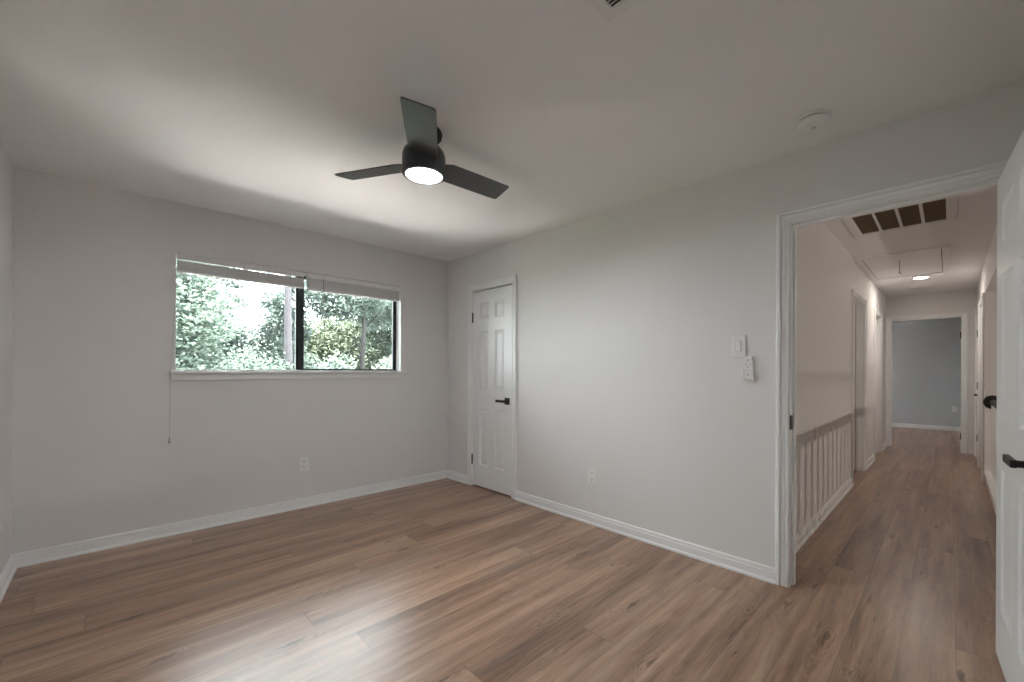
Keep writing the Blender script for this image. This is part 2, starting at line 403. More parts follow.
bm = BM(); opening_trim(bm, HR, 1, R0, R1); hall_trim(5, bm, 'white casing of the doorway just past the handrail on the right')
bm = BM(); opening_trim(bm, HR, 1, Q0, Q1); hall_trim(6, bm, 'white casing of the right-hand door with black hinges at hall end')
bm = BM(); casing(bm, 'Y', XE, -1, E0, E1, 2.04)
for y0, y1 in ((E1, E1+0.018), (E0-0.018, E0)): add_box(bm, XE, XE+0.12, y0, y1, 0, 2.06)
add_box(bm, XE, XE+0.12, E0, E1, 2.04, 2.06)
t7 = hall_trim(7, bm, 'white casing around the open doorway at the end of the hallway')
for z in (0.25, 1.77):
    h = BM(); add_box(h, XE+0.03, XE+0.09, E0-0.001, E0+0.004, z-0.05, z+0.05); add_tube(h, (XE+0.02, E0+0.006, z-0.05), (XE+0.02, E0+0.006, z+0.05), 0.007, n=10)
    hh = obj('hinge', h, M['black'], t7); hh['label'] = 'black door hinge'
# baseboards
bm = BM(); base(bm, 'X', YW, -1, XL, XC); struct('baseboard_back', bm, M['trim'], 'white baseboard under the window', 'baseboard')
bm = BM(); base(bm, 'Y', XL, 1, YB, YW); struct('baseboard_left', bm, M['trim'], 'white baseboard at the left edge of the photo', 'baseboard')
bm = BM(); base(bm, 'Y', XC, -1, DY1+0.07, CY0-0.07); base(bm, 'Y', XC, -1, CY1+0.07, YW); struct('baseboard_right', bm, M['trim'], 'white baseboard along the wall between the closet door and doorway', 'baseboard')
bm = BM(); base(bm, 'X', HL, -1, X2+0.02, A0-0.07); base(bm, 'X', HL, -1, A1+0.07, B0-0.07); base(bm, 'X', HL, -1, B1+0.07, XE)
struct('baseboard_hall_left', bm, M['trim'], 'white baseboard along the left side of the hallway', 'baseboard')
bm = BM(); base(bm, 'X', HR, 1, 6.75, R0-0.07); base(bm, 'X', HR, 1, Q1+0.07, XE)
struct('baseboard_hall_right', bm, M['trim'], 'short white baseboard pieces on the right side of the hallway', 'baseboard')
bm = BM(); base(bm, 'Y', 12.2, -1, -2.4, 2.4); struct('baseboard_far_room', bm, M['trim'], 'white baseboard under the blue-grey far wall', 'baseboard')
# stair curb
bm = BM(); add_box(bm, X2, 6.75, RY, HR-0.006, 0, 0.10, bev=0.004); add_box(bm, X2, 6.75, RY-0.012, HR+0.006, 0.10, 0.122, bev=0.004)
struct('trim_8', bm, M['trim'], 'low white curb under the stair railing', 'curb')

# ------------------------------------------------------------ doors
def leaf_mesh(w, h=2.03, t=0.035, stile=0.11, mull=0.10):
    """leaf from x=0 (hinge) to x=w, y 0..t, z .008..h; six moulded panels on both faces"""
    bm = BM()
    pw = (w-2*stile-mull)/2
    xs = [0, stile, stile+pw, stile+pw+mull, w-stile, w]
    zs = [0.016, 0.235, 0.818, 1.018, 1.612, 1.742, 1.905, h]
    for y, s in ((0, 1), (t, -1)):
        for i in range(5):
            for j in range(7):
                x0, x1, z0, z1 = xs[i], xs[i+1], zs[j], zs[j+1]
                if i in (1, 3) and j in (1, 3, 5):
                    rings = []
                    for ins, dep in ((0, 0), (0.006, 0.004), (0.013, 0.0095), (0.020, 0.0095), (0.040, 0.0035)):
                        rings.append([bm.verts.new((a, y+s*dep, b)) for a, b in ((x0+ins, z0+ins), (x1-ins, z0+ins), (x1-ins, z1-ins), (x0+ins, z1-ins))])
                    for A, B in zip(rings[:-1], rings[1:]):
                        for k in range(4):
                            bm.faces.new((A[k], A[(k+1)%4], B[(k+1)%4], B[k]))
                    bm.faces.new(rings[-1])
                else:
                    bm.faces.new([bm.verts.new((a, y, b)) for a, b in ((x0, z0), (x1, z0), (x1, z1), (x0, z1))])
    z0, z1 = zs[0], zs[-1]
    for q in (((0,0,z0),(0,t,z0),(0,t,z1),(0,0,z1)), ((w,0,z0),(w,t,z0),(w,t,z1),(w,0,z1)), ((0,0,z0),(w,0,z0),(w,t,z0),(0,t,z0)), ((0,0,z1),(w,0,z1),(w,t,z1),(0,t,z1))):
        bm.faces.new([bm.verts.new(v) for v in q])
    bmesh.ops.remove_doubles(bm, verts=bm.verts[:], dist=1e-5)
    return bm
def door(n, label, loc, rz, w, hinges=True, handle=True, mirror=1, faces=(0, 1), h=2.03):
    """local frame: hinge edge at x=0, face at y=0 (front, hinge knuckles) ; leaf body towards y*mirror"""
    r = empty('door_%d' % n, loc, rz, label, 'door', None, 'structure')
    bm = leaf_mesh(w, h)
    if mirror < 0:
        bmesh.ops.scale(bm, vec=(1, -1, 1), verts=bm.verts[:])
    obj('door_leaf', bm, M['door'], r)
    m = mirror
    if hinges:
        for z in (0.28, 1.765) if h < 2.02 or w < 0.7 else (0.28, 1.02, 1.765):
            b = BM(); add_tube(b, (-0.004, -0.007*m, z-0.048), (-0.004, -0.007*m, z+0.048), 0.0075, n=12)
            add_tube(b, (-0.004, -0.007*m, z-0.053), (-0.004, -0.007*m, z+0.053), 0.005, n=12)
            o = obj('hinge', b, M['black'], r, True); o['label'] = 'black door hinge'
    if handle:
        x = w-0.062; z = 0.935 if w > 0.75 and faces == (0, 1) else 0.915
        for fc in faces:
            y = 0 if fc == 0 else 0.035*m; d = -m if fc == 0 else m
            b = BM(); ys = sorted((y, y+d*0.010)); add_box(b, x-0.032, x+0.032, ys[0], ys[1], z-0.032, z+0.032, bev=0.002)
            o = obj('handle_rose', b, M['black'], r); o['label'] = 'square black handle plate'
            b = BM(); add_tube(b, (x, y+d*0.008, z), (x, y+d*0.052, z), 0.011, n=20)
            ys = sorted((y+d*0.044, y+d*0.060)); add_box(b, x-0.112, x+0.012, ys[0], ys[1], z-0.012, z+0.012, bev=0.003)
            o2 = obj('door_lever', b, M['black'], o); o2['label'] = 'flat black lever'
    return r
# closet door: front faces -X ; hinge edge at Y=CY1-.003, runs toward -Y.
door(1, 'narrow white six-panel closet door near the corner, closed', (XC+0.002, CY1-0.004, 0), -PI/2, CY1-CY0-0.007, mirror=1, faces=(0,))
# bedroom door, open into the room
ang = math.radians(3.6)
# local +x points toward -X world (rotated past 90): rz = pi + ang ; visible (hall side) face must be the +Y world face
door(2, 'white six-panel bedroom door standing open at the right edge', (XC-0.008, DY0-0.004, 0), PI+ang, 0.80, mirror=-1, faces=(0, 1))
# hallway doors
door(3, 'white door closed in the nearer left hallway doorway', (A1-0.02, HL+0.115, 0), PI, A1-A0-0.035, hinges=False, handle=True, mirror=1, faces=(1,))
door(4, 'white door closed in the farther left hallway doorway', (B1-0.02, HL+0.115, 0), PI, B1-B0-0.035, hinges=False, handle=True, mirror=1, faces=(1,))
door(5, 'white door closed in the right doorway just past the handrail', (R0+0.02, HR-0.115, 0), 0, R1-R0-0.035, hinges=False, handle=True, mirror=1, faces=(1,))
door(6, 'white door with black hinges at the right end of hallway', (Q1-0.016, HR-0.012, 0), PI, Q1-Q0-0.032, hinges=True, handle=True, mirror=1, faces=(0,))

# ------------------------------------------------------------ window
wr = empty('window_1', (WX0, YW, WZ0), 0, 'wide two-pane sliding window with a dark bronze right sash', 'window', None, 'structure')
L0 = (WX0, YW, WZ0)
bm = BM()       # reveal liner + stool + apron
add_box(bm, WX1-0.006, WX1, YW-0.002, YW+0.14, WZ0, WZ1); add_box(bm, WX0, WX0+0.004, YW-0.002, YW+0.14, WZ0, WZ1)
obj('window_reveal', bm, M['trim'], wr, loc=L0)
bm = BM(); add_box(bm, WX0-0.03, WX1+0.042, YW-0.045, YW+0.0, WZ0-0.020, WZ0+0.002, bev=0.005); add_box(bm, WX0, WX1, YW, YW+0.13, WZ0-0.02, WZ0+0.002)
add_box(bm, WX0-0.022, WX1+0.034, YW-0.018, YW, WZ0-0.068, WZ0-0.020, bev=0.004)
obj('window_sill', bm, M['trim'], wr, loc=L0)
yf = YW+0.092
bm = BM()       # fixed outer frame (pale)
add_box(bm, WX0+0.004, WX0+0.014, yf, yf+0.05, WZ0, WZ1); add_box(bm, WX1-0.016, WX1-0.006, yf+0.005, yf+0.05, WZ0, WZ1)
add_box(bm, WX0, WX1-0.006, yf, yf+0.05, WZ1-0.02, WZ1); add_box(bm, WX0+0.004, WX1-0.006, yf+0.005, yf+0.05, WZ0+0.002, WZ0+0.012)
obj('window_frame', bm, M['trim'], wr, loc=L0)
bm = BM()       # bronze fixed meeting stile
add_box(bm, 1.153, 1.180, yf+0.028, yf+0.05, WZ0+0.010, WZ1-0.02)
obj('meeting_stile', bm, M['bronze'], wr, loc=L0)
bm = BM()       # bronze sliding sash
x0, x1, z0, z1 = 1.176, 2.090, WZ0+0.010, WZ1-0.02
add_box(bm, x0, x0+0.036, yf, yf+0.026, z0, z1, bev=0.002); add_box(bm, x1-0.034, x1, yf, yf+0.026, z0, z1, bev=0.002)
add_box(bm, x0+0.036, x1-0.034, yf, yf+0.026, z0, z0+0.012); add_box(bm, x0+0.036, x1-0.034, yf, yf+0.026, z1-0.03, z1)
add_box(bm, x0+0.004, x0+0.014, yf-0.012, yf, 1.50, 1.60, bev=0.002)
sash = obj('window_sash', bm, M['bronze'], wr, loc=L0)
gl = obj('window_pane', box(x0+0.036, x1-0.034, yf+0.010, yf+0.014, z0+0.012, z1-0.03), M['glass'], sash, loc=L0)
obj('window_pane', box(WX0+0.014, 1.154, yf+0.036, yf+0.040, WZ0+0.012, WZ1-0.02), M['glass'], wr, loc=L0)

# blinds
def blind(name_loc, x0, x1, label, zs_bot, gap):
    r = empty('window_blind', (x0, YW+0.035, WZ1), 0, label, 'blind', 'raised blinds across the window')
    L = (x0, YW+0.035, WZ1); ya, yb = YW+0.012, YW+0.050
    bm = BM(); add_box(bm, x0, x1, ya, yb, WZ1-0.050, WZ1-0.006, bev=0.004); obj('headrail', bm, M['vinyl'], r, loc=L)
    bm = BM(); z = WZ1-0.050-gap; n = 0
    while z > zs_bot+0.018:
        w = random.uniform(-0.002, 0.002)
        add_box(bm, x0+0.006+w, x1-0.006+w, ya-0.002+w, yb+0.003+w, z-0.0044, z)
        z -= 0.0052
    obj('slats', bm, M['slats'], r, loc=L)
    bm = BM(); add_box(bm, x0+0.004, x1-0.004, ya-0.002, yb+0.002, zs_bot, zs_bot+0.016, bev=0.003); obj('bottom_rail', bm, M['vinyl'], r, loc=L)
    for fx in (0.13, 0.5, 0.87):
        bm = BM(); xx = x0+(x1-x0)*fx
        add_tube(bm, (xx, ya-0.006, WZ1-0.05), (xx, ya-0.006, zs_bot), 0.0012, n=6); add_tube(bm, (xx, yb+0.006, WZ1-0.05), (xx, yb+0.006, zs_bot), 0.0012, n=6)
        obj('ladder_cord', bm, M['cord'], r, loc=L)
    return r, L
bl, LL = blind(0, WX0+0.010, 1.192, 'raised white mini blind over the left window pane with hanging cord', 1.930, 0.011)
bm = BM(); add_box(bm, 1.13, 1.196, YW+0.008, YW+0.03, WZ1-0.060, WZ1-0.052, bev=0.001); o = obj('mounting_bracket', bm, M['black'], bl, loc=LL); o['label'] = 'dark bracket between the blinds'
bm = BM(); add_path(bm, [(WX0+0.03, YW+0.010, 2.03), (WX0+0.006, YW-0.004, 1.95), (WX0-0.004, YW-0.020, 1.6), (WX0-0.026, YW-0.050, 1.205), (WX0-0.030, YW-0.048, 0.72)], 0.0013, 6)
obj('lift_cord', bm, M['cord'], bl, loc=LL)
bm = BM(); add_lathe(bm, [(0.0, 0.045), (0.004, 0.043), (0.006, 0.02), (0.009, 0.0), (0.0, -0.002)], (WX0-0.030, YW-0.048, 0.677), 14); obj('cord_tassel', bm, M['cord'], bl, True, loc=LL)
br_, LR = blind(0, 1.214, WX1-0.012, 'raised white mini blind over the right pane with tilt wand', 1.922, 0.0)
bm = BM(); add_tube(bm, (1.345, YW-0.002, 2.03), (1.352, YW-0.004, 1.385), 0.0032, n=8); add_tube(bm, (1.345, YW+0.014, 2.035), (1.345, YW-0.002, 2.03), 0.002, n=6)
obj('tilt_wand', bm, M['wand'], br_, True, loc=LR)
bm = BM(); add_box(bm, 2.02, 2.045, YW+0.006, YW+0.014, 2.045, 2.055, bev=0.002); o = obj('valance_clip', bm, M['grey'], br_, loc=LR)

# ------------------------------------------------------------ ceiling fan
FC = (1.122, 1.938, H)
fan = empty('ceiling_fan', FC, 0, 'black three-blade ceiling fan with a round glowing light', 'ceiling fan')
bm = add_lathe(BM(), [(0.0, 0), (0.088, 0), (0.092, -0.010), (0.088, -0.030), (0.066, -0.048), (0.026, -0.054), (0.0, -0.054)]); obj('canopy', bm, M['black'], fan, True)
bm = add_lathe(BM(), [(0.0, -0.045), (0.020, -0.045), (0.020, -0.085), (0.0, -0.085)], n=24); obj('neck', bm, M['black'], fan, True)
bm = add_lathe(BM(), [(0.0, -0.060), (0.030, -0.062), (0.058, -0.070), (0.083, -0.087), (0.100, -0.108), (0.107, -0.132), (0.108, -0.158), (0.108, -0.224), (0.106, -0.228), (0.097, -0.228), (0.097, -0.219), (0.0, -0.219)], n=64)
obj('motor_housing', bm, M['fan'], fan, True)
bm = add_lathe(BM(), [(0.0965, -0.219), (0.0965, -0.229), (0.090, -0.231), (0.089, -0.226)], n=64); obj('lens_ring', bm, M['grey'], fan, True)
bm = add_lathe(BM(), [(0.0888, -0.222), (0.0888, -0.230), (0.084, -0.232), (0.0, -0.234)], n=64); lens = obj('light_lens', bm, M['lens'], fan, True); lens['label'] = 'round glowing light lens'
disk_lamp('fan_bulb', fan, -0.236, 0.083, FAN_W, (0.94, 0.98, 1.0))
def blade_bm():
    bm = BM(); c = 0.069; pts = []
    out = [(0.085, -0.045), (0.13, -c), (0.30, -c-0.001), (0.490, -c-0.001), (0.497, -c+0.005), (0.498, c-0.012), (0.493, c-0.003), (0.483, c), (0.13, c), (0.085, 0.045)]
    top = [bm.verts.new((x, y, 0.003)) for x, y in out]; bot = [bm.verts.new((x, y, -0.003)) for x, y in out]
    bm.faces.new(top); bm.faces.new(bot[::-1])
    for i in range(len(out)): j = (i+1) % len(out); bm.faces.new((top[i], top[j], bot[j], bot[i]))
    bmesh.ops.scale(bm, vec=(1.02, 1.02, 1), verts=bm.verts[:])
    return bm
b0 = None
for a in (-2.6, 117.4, 237.4):
    if b0 is None: b = b0 = obj('blade', blade_bm(), M['blade'], fan)
    else: b = b0.copy(); C.objects.link(b); b.parent = fan
    b.location = (0, 0, -0.170)
    b.rotation_mode = 'QUATERNION'
    b.rotation_quaternion = (Matrix.Rotation(math.radians(a), 3, 'Z') @ Matrix.Rotation(math.radians(-13), 3, 'X')).to_quaternion()

# ------------------------------------------------------------ small fittings
def wall_plate(name, cen, face, w, h, label, cat, kind):
    """face: 'X-' plate faces -X (on closet wall), 'Y-' faces -Y"""
    r = empty(name, cen, 0 if face == 'Y-' else -PI/2, label, cat)
    bm = BM(); add_box(bm, -w/2, w/2, -0.007, 0, -h/2, h/2, bev=0.003); obj('cover_plate', bm, M['plastic'], r)
    if kind == 'outlet':
        for s in (-1, 1):
            bm = BM(); add_box(bm, -0.017, 0.017, -0.0095, -0.006, s*0.026-0.017, s*0.026+0.017, bev=0.003); k = obj('socket', bm, M['plastic'], r)
            bm = BM(); add_box(bm, -0.008, -0.0055, -0.0102, -0.009, s*0.026-0.003, s*0.026+0.008); add_box(bm, 0.0055, 0.008, -0.0102, -0.009, s*0.026-0.003, s*0.026+0.007)
            add_tube(bm, (0, -0.009, s*0.026-0.009), (0, -0.0102, s*0.026-0.009), 0.0028, n=10); obj('slots', bm, M['slot'], k)
        bm = BM(); add_tube(bm, (0, -0.006, 0), (0, -0.0085, 0), 0.003, n=10); obj('screw', bm, M['grey'], r)
    else:
        bm = BM(); add_box(bm, -0.019, 0.019, -0.0085, -0.006, -0.034, 0.034); obj('switch_surround', bm, M['grey'], r)
        bm = BM(); add_box(bm, -0.0165, 0.0165, -0.013, -0.007, -0.0315, 0.0315, bev=0.003); obj('rocker', bm, M['plastic'], r)
        for s in (-1, 1): obj('screw', add_tube(BM(), (0, -0.006, s*0.048), (0, -0.0085, s*0.048), 0.003, n=10), M['grey'], r)
    return r
wall_plate('wall_outlet', (XC, 2.025, 0.378), 'X-', 0.078, 0.122, 'white outlet low on the wall between closet door and doorway', 'outlet', 'outlet')
wall_plate('wall_outlet', (1.190, YW, 0.380), 'Y-', 0.078, 0.122, 'white outlet low on the wall under the window', 'outlet', 'outlet')
wall_plate('wall_outlet', (12.2, -0.06, 0.45), 'X-', 0.075, 0.12, 'white outlet on the blue-grey wall of the far room', 'outlet', 'outlet')
wall_plate('light_switch', (XC, 0.921, 1.366), 'X-', 0.086, 0.130, 'white rocker light switch beside the hallway doorway', 'light switch', 'switch')
# fan remote in a wall cradle
r = empty('fan_remote', (XC, 0.860, 1.230), -PI/2, 'white ceiling fan remote in wall cradle, just below the switch', 'remote control')
bm = BM(); add_box(bm, -0.026, 0.026, -0.007, 0, -0.068, 0.045, bev=0.004); add_box(bm, -0.029, -0.024, -0.022, 0, -0.068, -0.010, bev=0.002); add_box(bm, 0.024, 0.029, -0.022, 0, -0.068, -0.010, bev=0.002); add_box(bm, -0.029, 0.029, -0.024, 0, -0.072, -0.064, bev=0.002)
obj('cradle', bm, M['plastic'], r)
bm = BM(); add_box(bm, -0.023, 0.023, -0.021, -0.007, -0.063, 0.070, bev=0.006); rb = obj('remote_body', bm, M['plastic'], r)
for (bx, bz, rr_) in ((0, 0.048, 0.008), (-0.010, 0.022, 0.005), (0.010, 0.022, 0.005), (0, 0.006, 0.006), (-0.010, -0.012, 0.005), (0.010, -0.012, 0.005), (0, -0.036, 0.008)):
    bm = BM(); add_tube(bm, (bx, -0.0205, bz), (bx, -0.0225, bz), rr_, n=16); obj('button', bm, M['grey'], rb)
# smoke detector
r = empty('smoke_detector', (2.378, 0.480, H), 0, 'round white smoke detector on the bedroom ceiling near the doorway', 'smoke detector')
obj('mounting_base', add_lathe(BM(), [(0, 0), (0.074, 0), (0.074, -0.010), (0.071, -0.012), (0, -0.012)]), M['plastic'], r, True)
obj('vent_ring', add_lathe(BM(), [(0.066, -0.012), (0.066, -0.019), (0, -0.019)]), M['slot'], r, True)
obj('detector_cover', add_lathe(BM(), [(0.070, -0.0165), (0.070, -0.026), (0.062, -0.034), (0.040, -0.038), (0.034, -0.036), (0, -0.036)]), M['plastic'], r, True)
obj('test_button', add_lathe(BM(), [(0.010, -0.036), (0.010, -0.0405), (0, -0.041)], (0.018, 0, 0), 20), M['grey'], r, True)
# ceiling register
def register(name, x0, x1, y0, y1, fr, n, along, label, cat, inner, depth=0.05):
    c = ((x0+x1)/2, (y0+y1)/2, H)
    r = empty(name, c, 0, label, cat)
    bm = BM(); z0, z1 = H-0.010, H+0.0
    add_box(bm, x0, x1, y0, y0+fr, z0, z1, bev=0.003); add_box(bm, x0, x1, y1-fr, y1, z0, z1, bev=0.003)
    add_box(bm, x0, x0+fr, y0+fr, y1-fr, z0, z1, bev=0.003); add_box(bm, x1-fr, x1, y0+fr, y1-fr, z0, z1, bev=0.003)
    obj('vent_frame', bm, M['vent'], r, loc=c)
    obj('vent_backing', box(x0+fr, x1-fr, y0+fr, y1-fr, H-0.002, H), M[inner], r, loc=c)
    return r, c
r, c = register('ceiling_vent', 0.915, 1.217, 0.556, 0.858, 0.040, 0, 'Y', 'white louvred air vent on the bedroom ceiling, top edge of photo', 'vent', 'slot')
bm = BM(); x = 0.965
while x < 1.17:
    q = [(x, H-0.011), (x+0.010, H-0.003), (x+0.0115, H-0.004), (x+0.0015, H-0.012)]
    A = [bm.verts.new((a, 0.596, z)) for a, z in q]; B = [bm.verts.new((a, 0.818, z)) for a, z in q]
    bm.faces.new(A); bm.faces.new(B[::-1])
    for i in range(4): bm.faces.new((A[i], A[(i+1)%4], B[(i+1)%4], B[i]))
    x += 0.0135
obj('louvres', bm, M['vent'], r, loc=c)
# hall return air grille
r, c = register('return_air_grille', 4.03, 4.72, -0.035, 0.625, 0.062, 0, 'Y', 'large brown-celled return air grille in the hallway ceiling', 'vent', 'grille')
bm = BM()
for y in (0.160, 0.295, 0.430): add_box(bm, 4.09, 4.66, y-0.010, y+0.010, H-0.012, H-0.002, bev=0.002)
obj('divider_bars', bm, M['vent'], r, loc=c)
bm = BM(); x = 4.10
while x < 4.65:
    add_box(bm, x, x+0.003, 0.028, 0.562, H-0.008, H-0.002); x += 0.022
obj('filter_louvres', bm, M['grille'], r, loc=c)
# attic hatch
c = (6.37, 0.385, H)
r = empty('attic_hatch', c, 0, 'white pull-down attic hatch with a hanging pull cord', 'attic hatch')
x0, x1, y0, y1, fr = 5.64, 7.12, 0.010, 0.750, 0.055
bm = BM()
for a in ((x0, x1, y0, y0+fr), (x0, x1, y1-fr, y1), (x0, x0+fr, y0+fr, y1-fr), (x1-fr, x1, y0+fr, y1-fr)): add_box(bm, *a, H-0.016, H, bev=0.003)
obj('hatch_trim', bm, M['ceil'], r, loc=c)
bm = BM(); add_box(bm, x0+fr+0.006, x1-fr-0.006, y0+fr+0.006, y1-fr-0.006, H-0.007, H, bev=0.001); obj('hatch_panel', bm, M['ceil'], r, loc=c)
bm = BM(); add_box(bm, x0+fr, x1-fr, y0+fr, y1-fr, H-0.0012, H); obj('shadow_gap', bm, M['slot'], r, loc=c)
bm = BM(); add_tube(bm, (6.02, 0.40, H-0.005), (6.02, 0.402, H-0.13), 0.0022, n=8); add_path(bm, [(6.02, 0.402, H-0.13), (6.015, 0.385, H-0.165)], 0.003, 8); add_path(bm, [(6.02, 0.402, H-0.13), (6.02, 0.412, H-0.155)], 0.002, 8)
obj('pull_cord', bm, M['slot'], r, loc=c)
# hall ceiling light, vent
c = (7.31, 0.275, H)
r = empty('hall_ceiling_light', c, 0, 'small round glowing flush light on the hallway ceiling', 'ceiling light')
obj('light_trim', add_lathe(BM(), [(0, 0), (0.092, 0), (0.092, -0.008), (0.080, -0.012), (0.072, -0.008), (0, -0.008)]), M['plastic'], r, True)
obj('light_lens', add_lathe(BM(), [(0.072, -0.008), (0.068, -0.012), (0, -0.013)]), M['hlens'], r, True)
disk_lamp('hall_bulb', r, -0.015, 0.068, HALL_W, (1.0, 0.90, 0.80))
r, c = register('ceiling_vent', 8.00, 8.16, 0.17, 0.42, 0.025, 0, 'Y', 'small vent on the hallway ceiling beyond the round light', 'vent', 'grey')
bm = BM()
for i in range(6): add_box(bm, 8.03+i*0.018, 8.036+i*0.018, 0.195, 0.395, H-0.009, H-0.003)
obj('louvres', bm, M['vent'], r, loc=c)

# ------------------------------------------------------------ stair railing
c = (6.75, -0.335, 0.122)
rail = empty('stair_railing', c, 0, 'black handrail on white balusters along the right of the hallway', 'railing')
yr = -0.335; zr = 0.885
bm = BM()
add_lathe(bm, [(0, -0.020), (0.026, -0.020), (0.030, -0.010), (0.030, -3.85), (0, -3.85)], (6.75, yr, zr), 24, 'X'); obj('handrail', bm, M['black'], rail, True, loc=c)
bm = add_lathe(BM(), [(0, -0.024), (0.060, -0.024), (0.074, -0.016), (0.076, 0.0), (0, 0.0)], (6.75, yr, zr), 32, 'X'); obj('rosette', bm, M['black'], rail, True, loc=c)
bm = add_lathe(BM(), [(0, 0.024), (0.060, 0.024), (0.074, 0.016), (0.076, 0.0), (0, 0.0)], (X2, yr, zr), 32, 'X'); obj('rosette', bm, M['black'], rail, True, loc=c)
def bal():
    bm = BM(); add_box(bm, -0.019, 0.019, -0.019, 0.019, 0, 0.737, bev=0.003)
    return bm
first = None
x = 6.62
while x > 2.9:
    if first is None: b = first = obj('baluster', bal(), M['trim'], rail, True)
    else: b = first.copy(); C.objects.link(b); b.parent = rail
    b.location = (x-c[0], 0, 0); x -= 0.126
first['label'] = 'white baluster'
# stairwell wall lights
for k, (xx, zz, lab) in enumerate(((4.7, 1.17, 'upper white globe wall light on the far stairwell wall'), (4.9, 0.40, 'lower white globe wall light on the far stairwell wall'))):
    c = (xx, SY, zz)
    r = empty('wall_light', c, 0, lab, 'wall light', 'stairwell wall lights')
    obj('wall_mount', add_lathe(BM(), [(0, 0), (0.05, 0), (0.05, 0.02), (0.012, 0.03), (0.012, 0.09), (0, 0.09)], (0, 0, 0), 24, 'Y'), M['black'], r, True)
    rr_ = 0.030
    obj('lamp_globe', add_lathe(BM(), [(0, 0.08)]+[(rr_*math.sin(PI*i/10), 0.08+rr_-rr_*math.cos(PI*i/10)) for i in range(1, 10)]+[(0, 0.08+2*rr_)], (0, 0, 0), 24, 'Y'), M['slens'], r, True)
    pl = bpy.data.lights.new('stair_bulb', 'SPOT'); pl.spot_size = math.radians(118); pl.spot_blend = 0.35; pl.energy = STAIR_W*(1.0, 0.28)[k]; pl.shadow_soft_size = 0.02; pl.color = (1.0, 0.88, 0.76)
    po = bpy.data.objects.new('stair_bulb', pl); C.objects.link(po); po.parent = r; po.location = (0, 0.19, 0); po.rotation_euler = (PI/2, 0, 0)     # shines across the stairwell toward the hallway

# ------------------------------------------------------------ outdoors
g = BM(); vs = [g.verts.new(v) for v in ((-40, 4.3, -3.2), (50, 4.3, -3.2), (50, 60, -3.2), (-40, 60, -3.2))]; g.faces.new(vs)
struct('ground', g, M['ground'], 'leafy ground outside the window', 'ground')
struct('bounce_slab', box(-12, 18, 4.23, 11.8, -3.2, -3.12), M['bounce_slab'], 'pale unseen slab added below the window to bounce light indoors', 'bounce_slab')  # added out of view to throw sunlight up onto the bedroom ceiling
KS = 1.45      # how far out the belt of trees stands
def far(p): return (p[0]*KS, p[1]*KS, 1.21+(p[2]-1.21)*KS)
def foliage(name, blobs, n, size, m, parent, seed, flat=0.5):
    rg = np.random.default_rng(seed); vol = np.array([b[3]*b[4]*b[5] for b in blobs]); V = []
    for b, v in zip(blobs, vol):
        k = int(n*v/vol.sum())
        d = rg.normal(size=(k, 3)); d /= np.linalg.norm(d, axis=1)[:, None]; p = d*(rg.random((k, 1))**0.42)
        # clumps: pull the leaves toward random twig tips so that the crown has gaps
        tips = rg.normal(size=(max(12, k//90), 3)); tips /= np.linalg.norm(tips, axis=1)[:, None]; tips *= rg.random((len(tips), 1))**0.4
        t = tips[rg.integers(0, len(tips), k)]; p = t + (p-t)*rg.uniform(0.12, 0.42, (k, 1))
        q = np.array(b[:3]) + p*np.array(b[3:6])
        sz = size*rg.uniform(0.6, 1.3, (k, 1))
        a = rg.normal(size=(k, 3))*(1, 1, flat); a /= np.linalg.norm(a, axis=1)[:, None]
        nn = rg.normal(size=(k, 3))*(.8, .8, .5)+(0, -0.25, 0.7); u = np.cross(a, nn); u /= np.linalg.norm(u, axis=1)[:, None]
        V.append(np.stack([q-a*sz*0.5, q+u*sz*0.27, q+a*sz*0.55-np.array((0, 0, 0.12))*sz, q-u*sz*0.27], 1).reshape(-1, 3))
    V = np.concatenate(V); k = len(V)//4
    me = bpy.data.meshes.new(name); me.vertices.add(4*k); me.vertices.foreach_set('co', V.ravel())
    me.loops.add(4*k); me.loops.foreach_set('vertex_index', np.arange(4*k)); me.polygons.add(k); me.polygons.foreach_set('loop_start', np.arange(0, 4*k, 4)); me.update(calc_edges=True)
    me.materials.append(m)
    o = bpy.data.objects.new(name, me); C.objects.link(o); o.parent = parent; return o
def tree(name, base_, h, r0, m_bark, m_leaf, blobs, n, size, label, cat, seed, branches=6, lean=0.0, group='trees outside the window'):
    base_ = (base_[0]*KS, base_[1]*KS, base_[2]); h *= KS*0.9; r0 *= KS; size *= KS; blobs = [(*far(b), b[3]*KS, b[4]*KS, b[5]*KS) for b in blobs]
    t = empty(name, base_, 0, label, cat, group)
    rnd = random.Random(seed); bm = BM(); pts = [Vector((0, 0, 0))]; N = 9
    for i in range(1, N+1): pts.append(Vector((lean*i/N*h + rnd.uniform(-1, 1)*r0*0.25, rnd.uniform(-1, 1)*r0*0.25, h*i/N)))
    for i in range(N): add_tube(bm, pts[i], pts[i+1], r0*(1-0.6*i/N), r0*(1-0.6*(i+1)/N), 12)
    for k in range(branches):
        i = rnd.randint(4, N-1); d = Vector((rnd.uniform(-1, 1), rnd.uniform(-1, 1), rnd.uniform(0.3, 1))).normalized()*rnd.uniform(0.8, 1.6)
        add_tube(bm, pts[i], pts[i]+d, r0*0.28, r0*0.1, 8)
    obj('trunk', bm, m_bark, t, True)
    foliage('foliage', [(b[0]-base_[0], b[1]-base_[1], b[2]-base_[2], *b[3:]) for b in blobs], n, size, m_leaf, t, seed)
    return t
Z = -3.2
tree('leafy_tree', (0.3, 9.2, Z), 6.4, 0.10, M['bark'], M['leafA'], [(0.45, 9.0, 2.1, 1.25, 0.8, 1.5), (0.7, 8.8, 0.2, 1.6, 0.8, 1.5)], 40000, 0.085, 'soft green leafy tree filling the left side of the window', 'tree', 1)
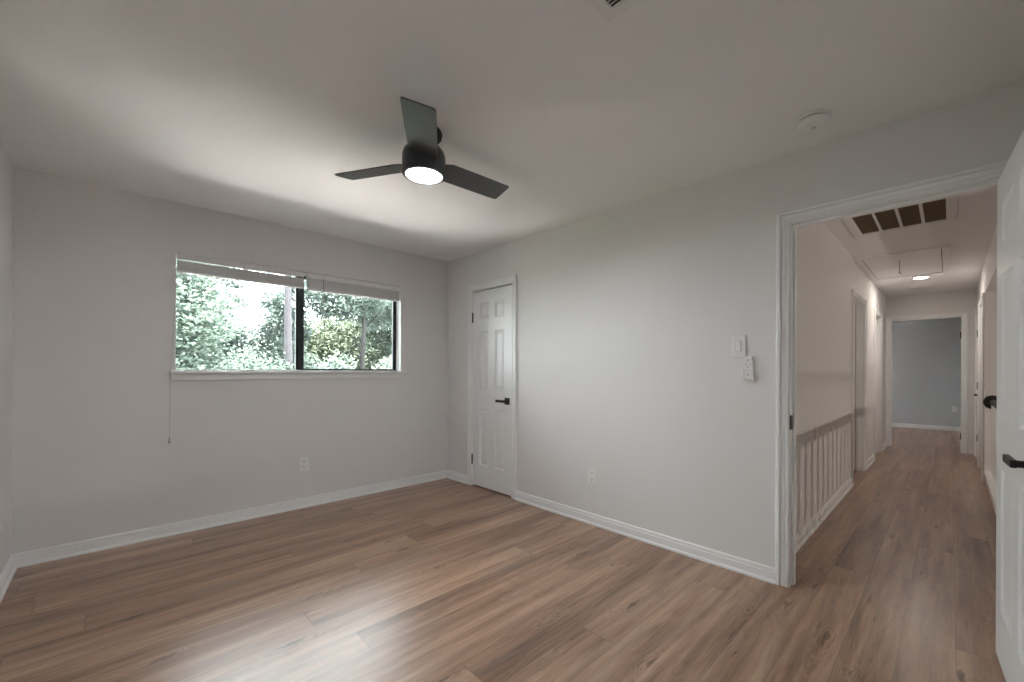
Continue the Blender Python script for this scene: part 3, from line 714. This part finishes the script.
tree('slim_tree', (2.60, 10.0, Z), 8.5, 0.105, M['palebark'], M['leafB'], [(2.4, 10.2, 4.6, 1.4, 1.0, 0.8)], 2500, 0.09, 'slim pale trunk just left of the dark window mullion', 'tree', 2, 2)
tree('leafy_tree', (1.6, 14.0, Z), 6.0, 0.10, M['bark'], M['leafB'], [(2.2, 14.0, 0.8, 2.7, 0.9, 2.0), (3.5, 13.6, 2.7, 0.8, 0.6, 1.3), (2.0, 13.7, 2.4, 0.7, 0.5, 0.9)], 42000, 0.11, 'bluish green tree below the bright sky gap in left pane', 'tree', 3)
tree('tall_tree', (2.2, 17, Z), 9.5, 0.10, M['bark'], M['leafB'], [(2.3, 17, 4.9, 2.4, 0.8, 1.2), (2.6, 16.8, 3.6, 1.3, 0.6, 0.5)], 7000, 0.12, 'sparse high crown against white sky in the left pane', 'tree', 4)
tree('tall_tree', (5.45, 13.0, Z), 8.5, 0.10, M['bark'], M['leafB'], [(4.9, 13, 3.6, 1.8, 0.8, 1.1), (6.3, 13.4, 3.2, 1.2, 0.6, 0.9)], 17000, 0.10, 'dark-stemmed bluish tree in the middle of the right pane', 'tree', 5, 8)
tree('slim_tree', (7.3, 14.2, Z), 8.5, 0.16, M['palebark'], M['leafA'], [(7.6, 15.2, 3.4, 1.8, 0.6, 1.9), (7.0, 15.4, 1.8, 1.6, 0.5, 1.2)], 24000, 0.10, 'pale-stemmed tree at the right edge of the window', 'tree', 6, 4)
tree('leafy_tree', (6.0, 15.8, Z), 5.0, 0.09, M['bark'], M['leafC'], [(5.6, 15.6, 1.6, 3.2, 0.8, 1.9)], 36000, 0.11, 'yellow-green tree behind the dark-stemmed tree', 'tree', 7)
def shrub(base_, blobs, n, size, m, label, seed):
    base_ = (base_[0]*KS, base_[1]*KS, base_[2]); size *= KS; blobs = [(*far(b), b[3]*KS, b[4]*KS, b[5]*KS) for b in blobs]
    t = empty('shrub', base_, 0, label, 'shrub', 'bushy growth along the bottom of the window view'); rnd = random.Random(seed)
    bm = BM()
    for k in range(6): d = Vector((rnd.uniform(-.7, .7), rnd.uniform(-.4, .4), rnd.uniform(2.6, 4.0))); add_tube(bm, (0, 0, 0), d, 0.035, 0.012, 8)
    obj('stems', bm, M['bark'], t)
    foliage('foliage', [(b[0]-base_[0], b[1]-base_[1], b[2]-base_[2], *b[3:]) for b in blobs], n, size, m, t, seed)
shrub((2.1, 9.8, Z), [(2.0, 9.8, 0.4, 1.3, 0.7, 1.35)], 24000, 0.08, M['leafA'], 'green bush under the sky gap in the left pane', 11)
shrub((3.5, 10.0, Z), [(3.4, 10.0, 0.1, 1.1, 0.7, 1.7)], 24000, 0.08, M['leafB'], 'bluish bush right of the dark window mullion', 12)
shrub((4.9, 9.6, Z), [(4.8, 9.6, -0.1, 1.25, 0.7, 1.8)], 26000, 0.08, M['leafD'], 'pale green rounded bush low in the right pane', 13)
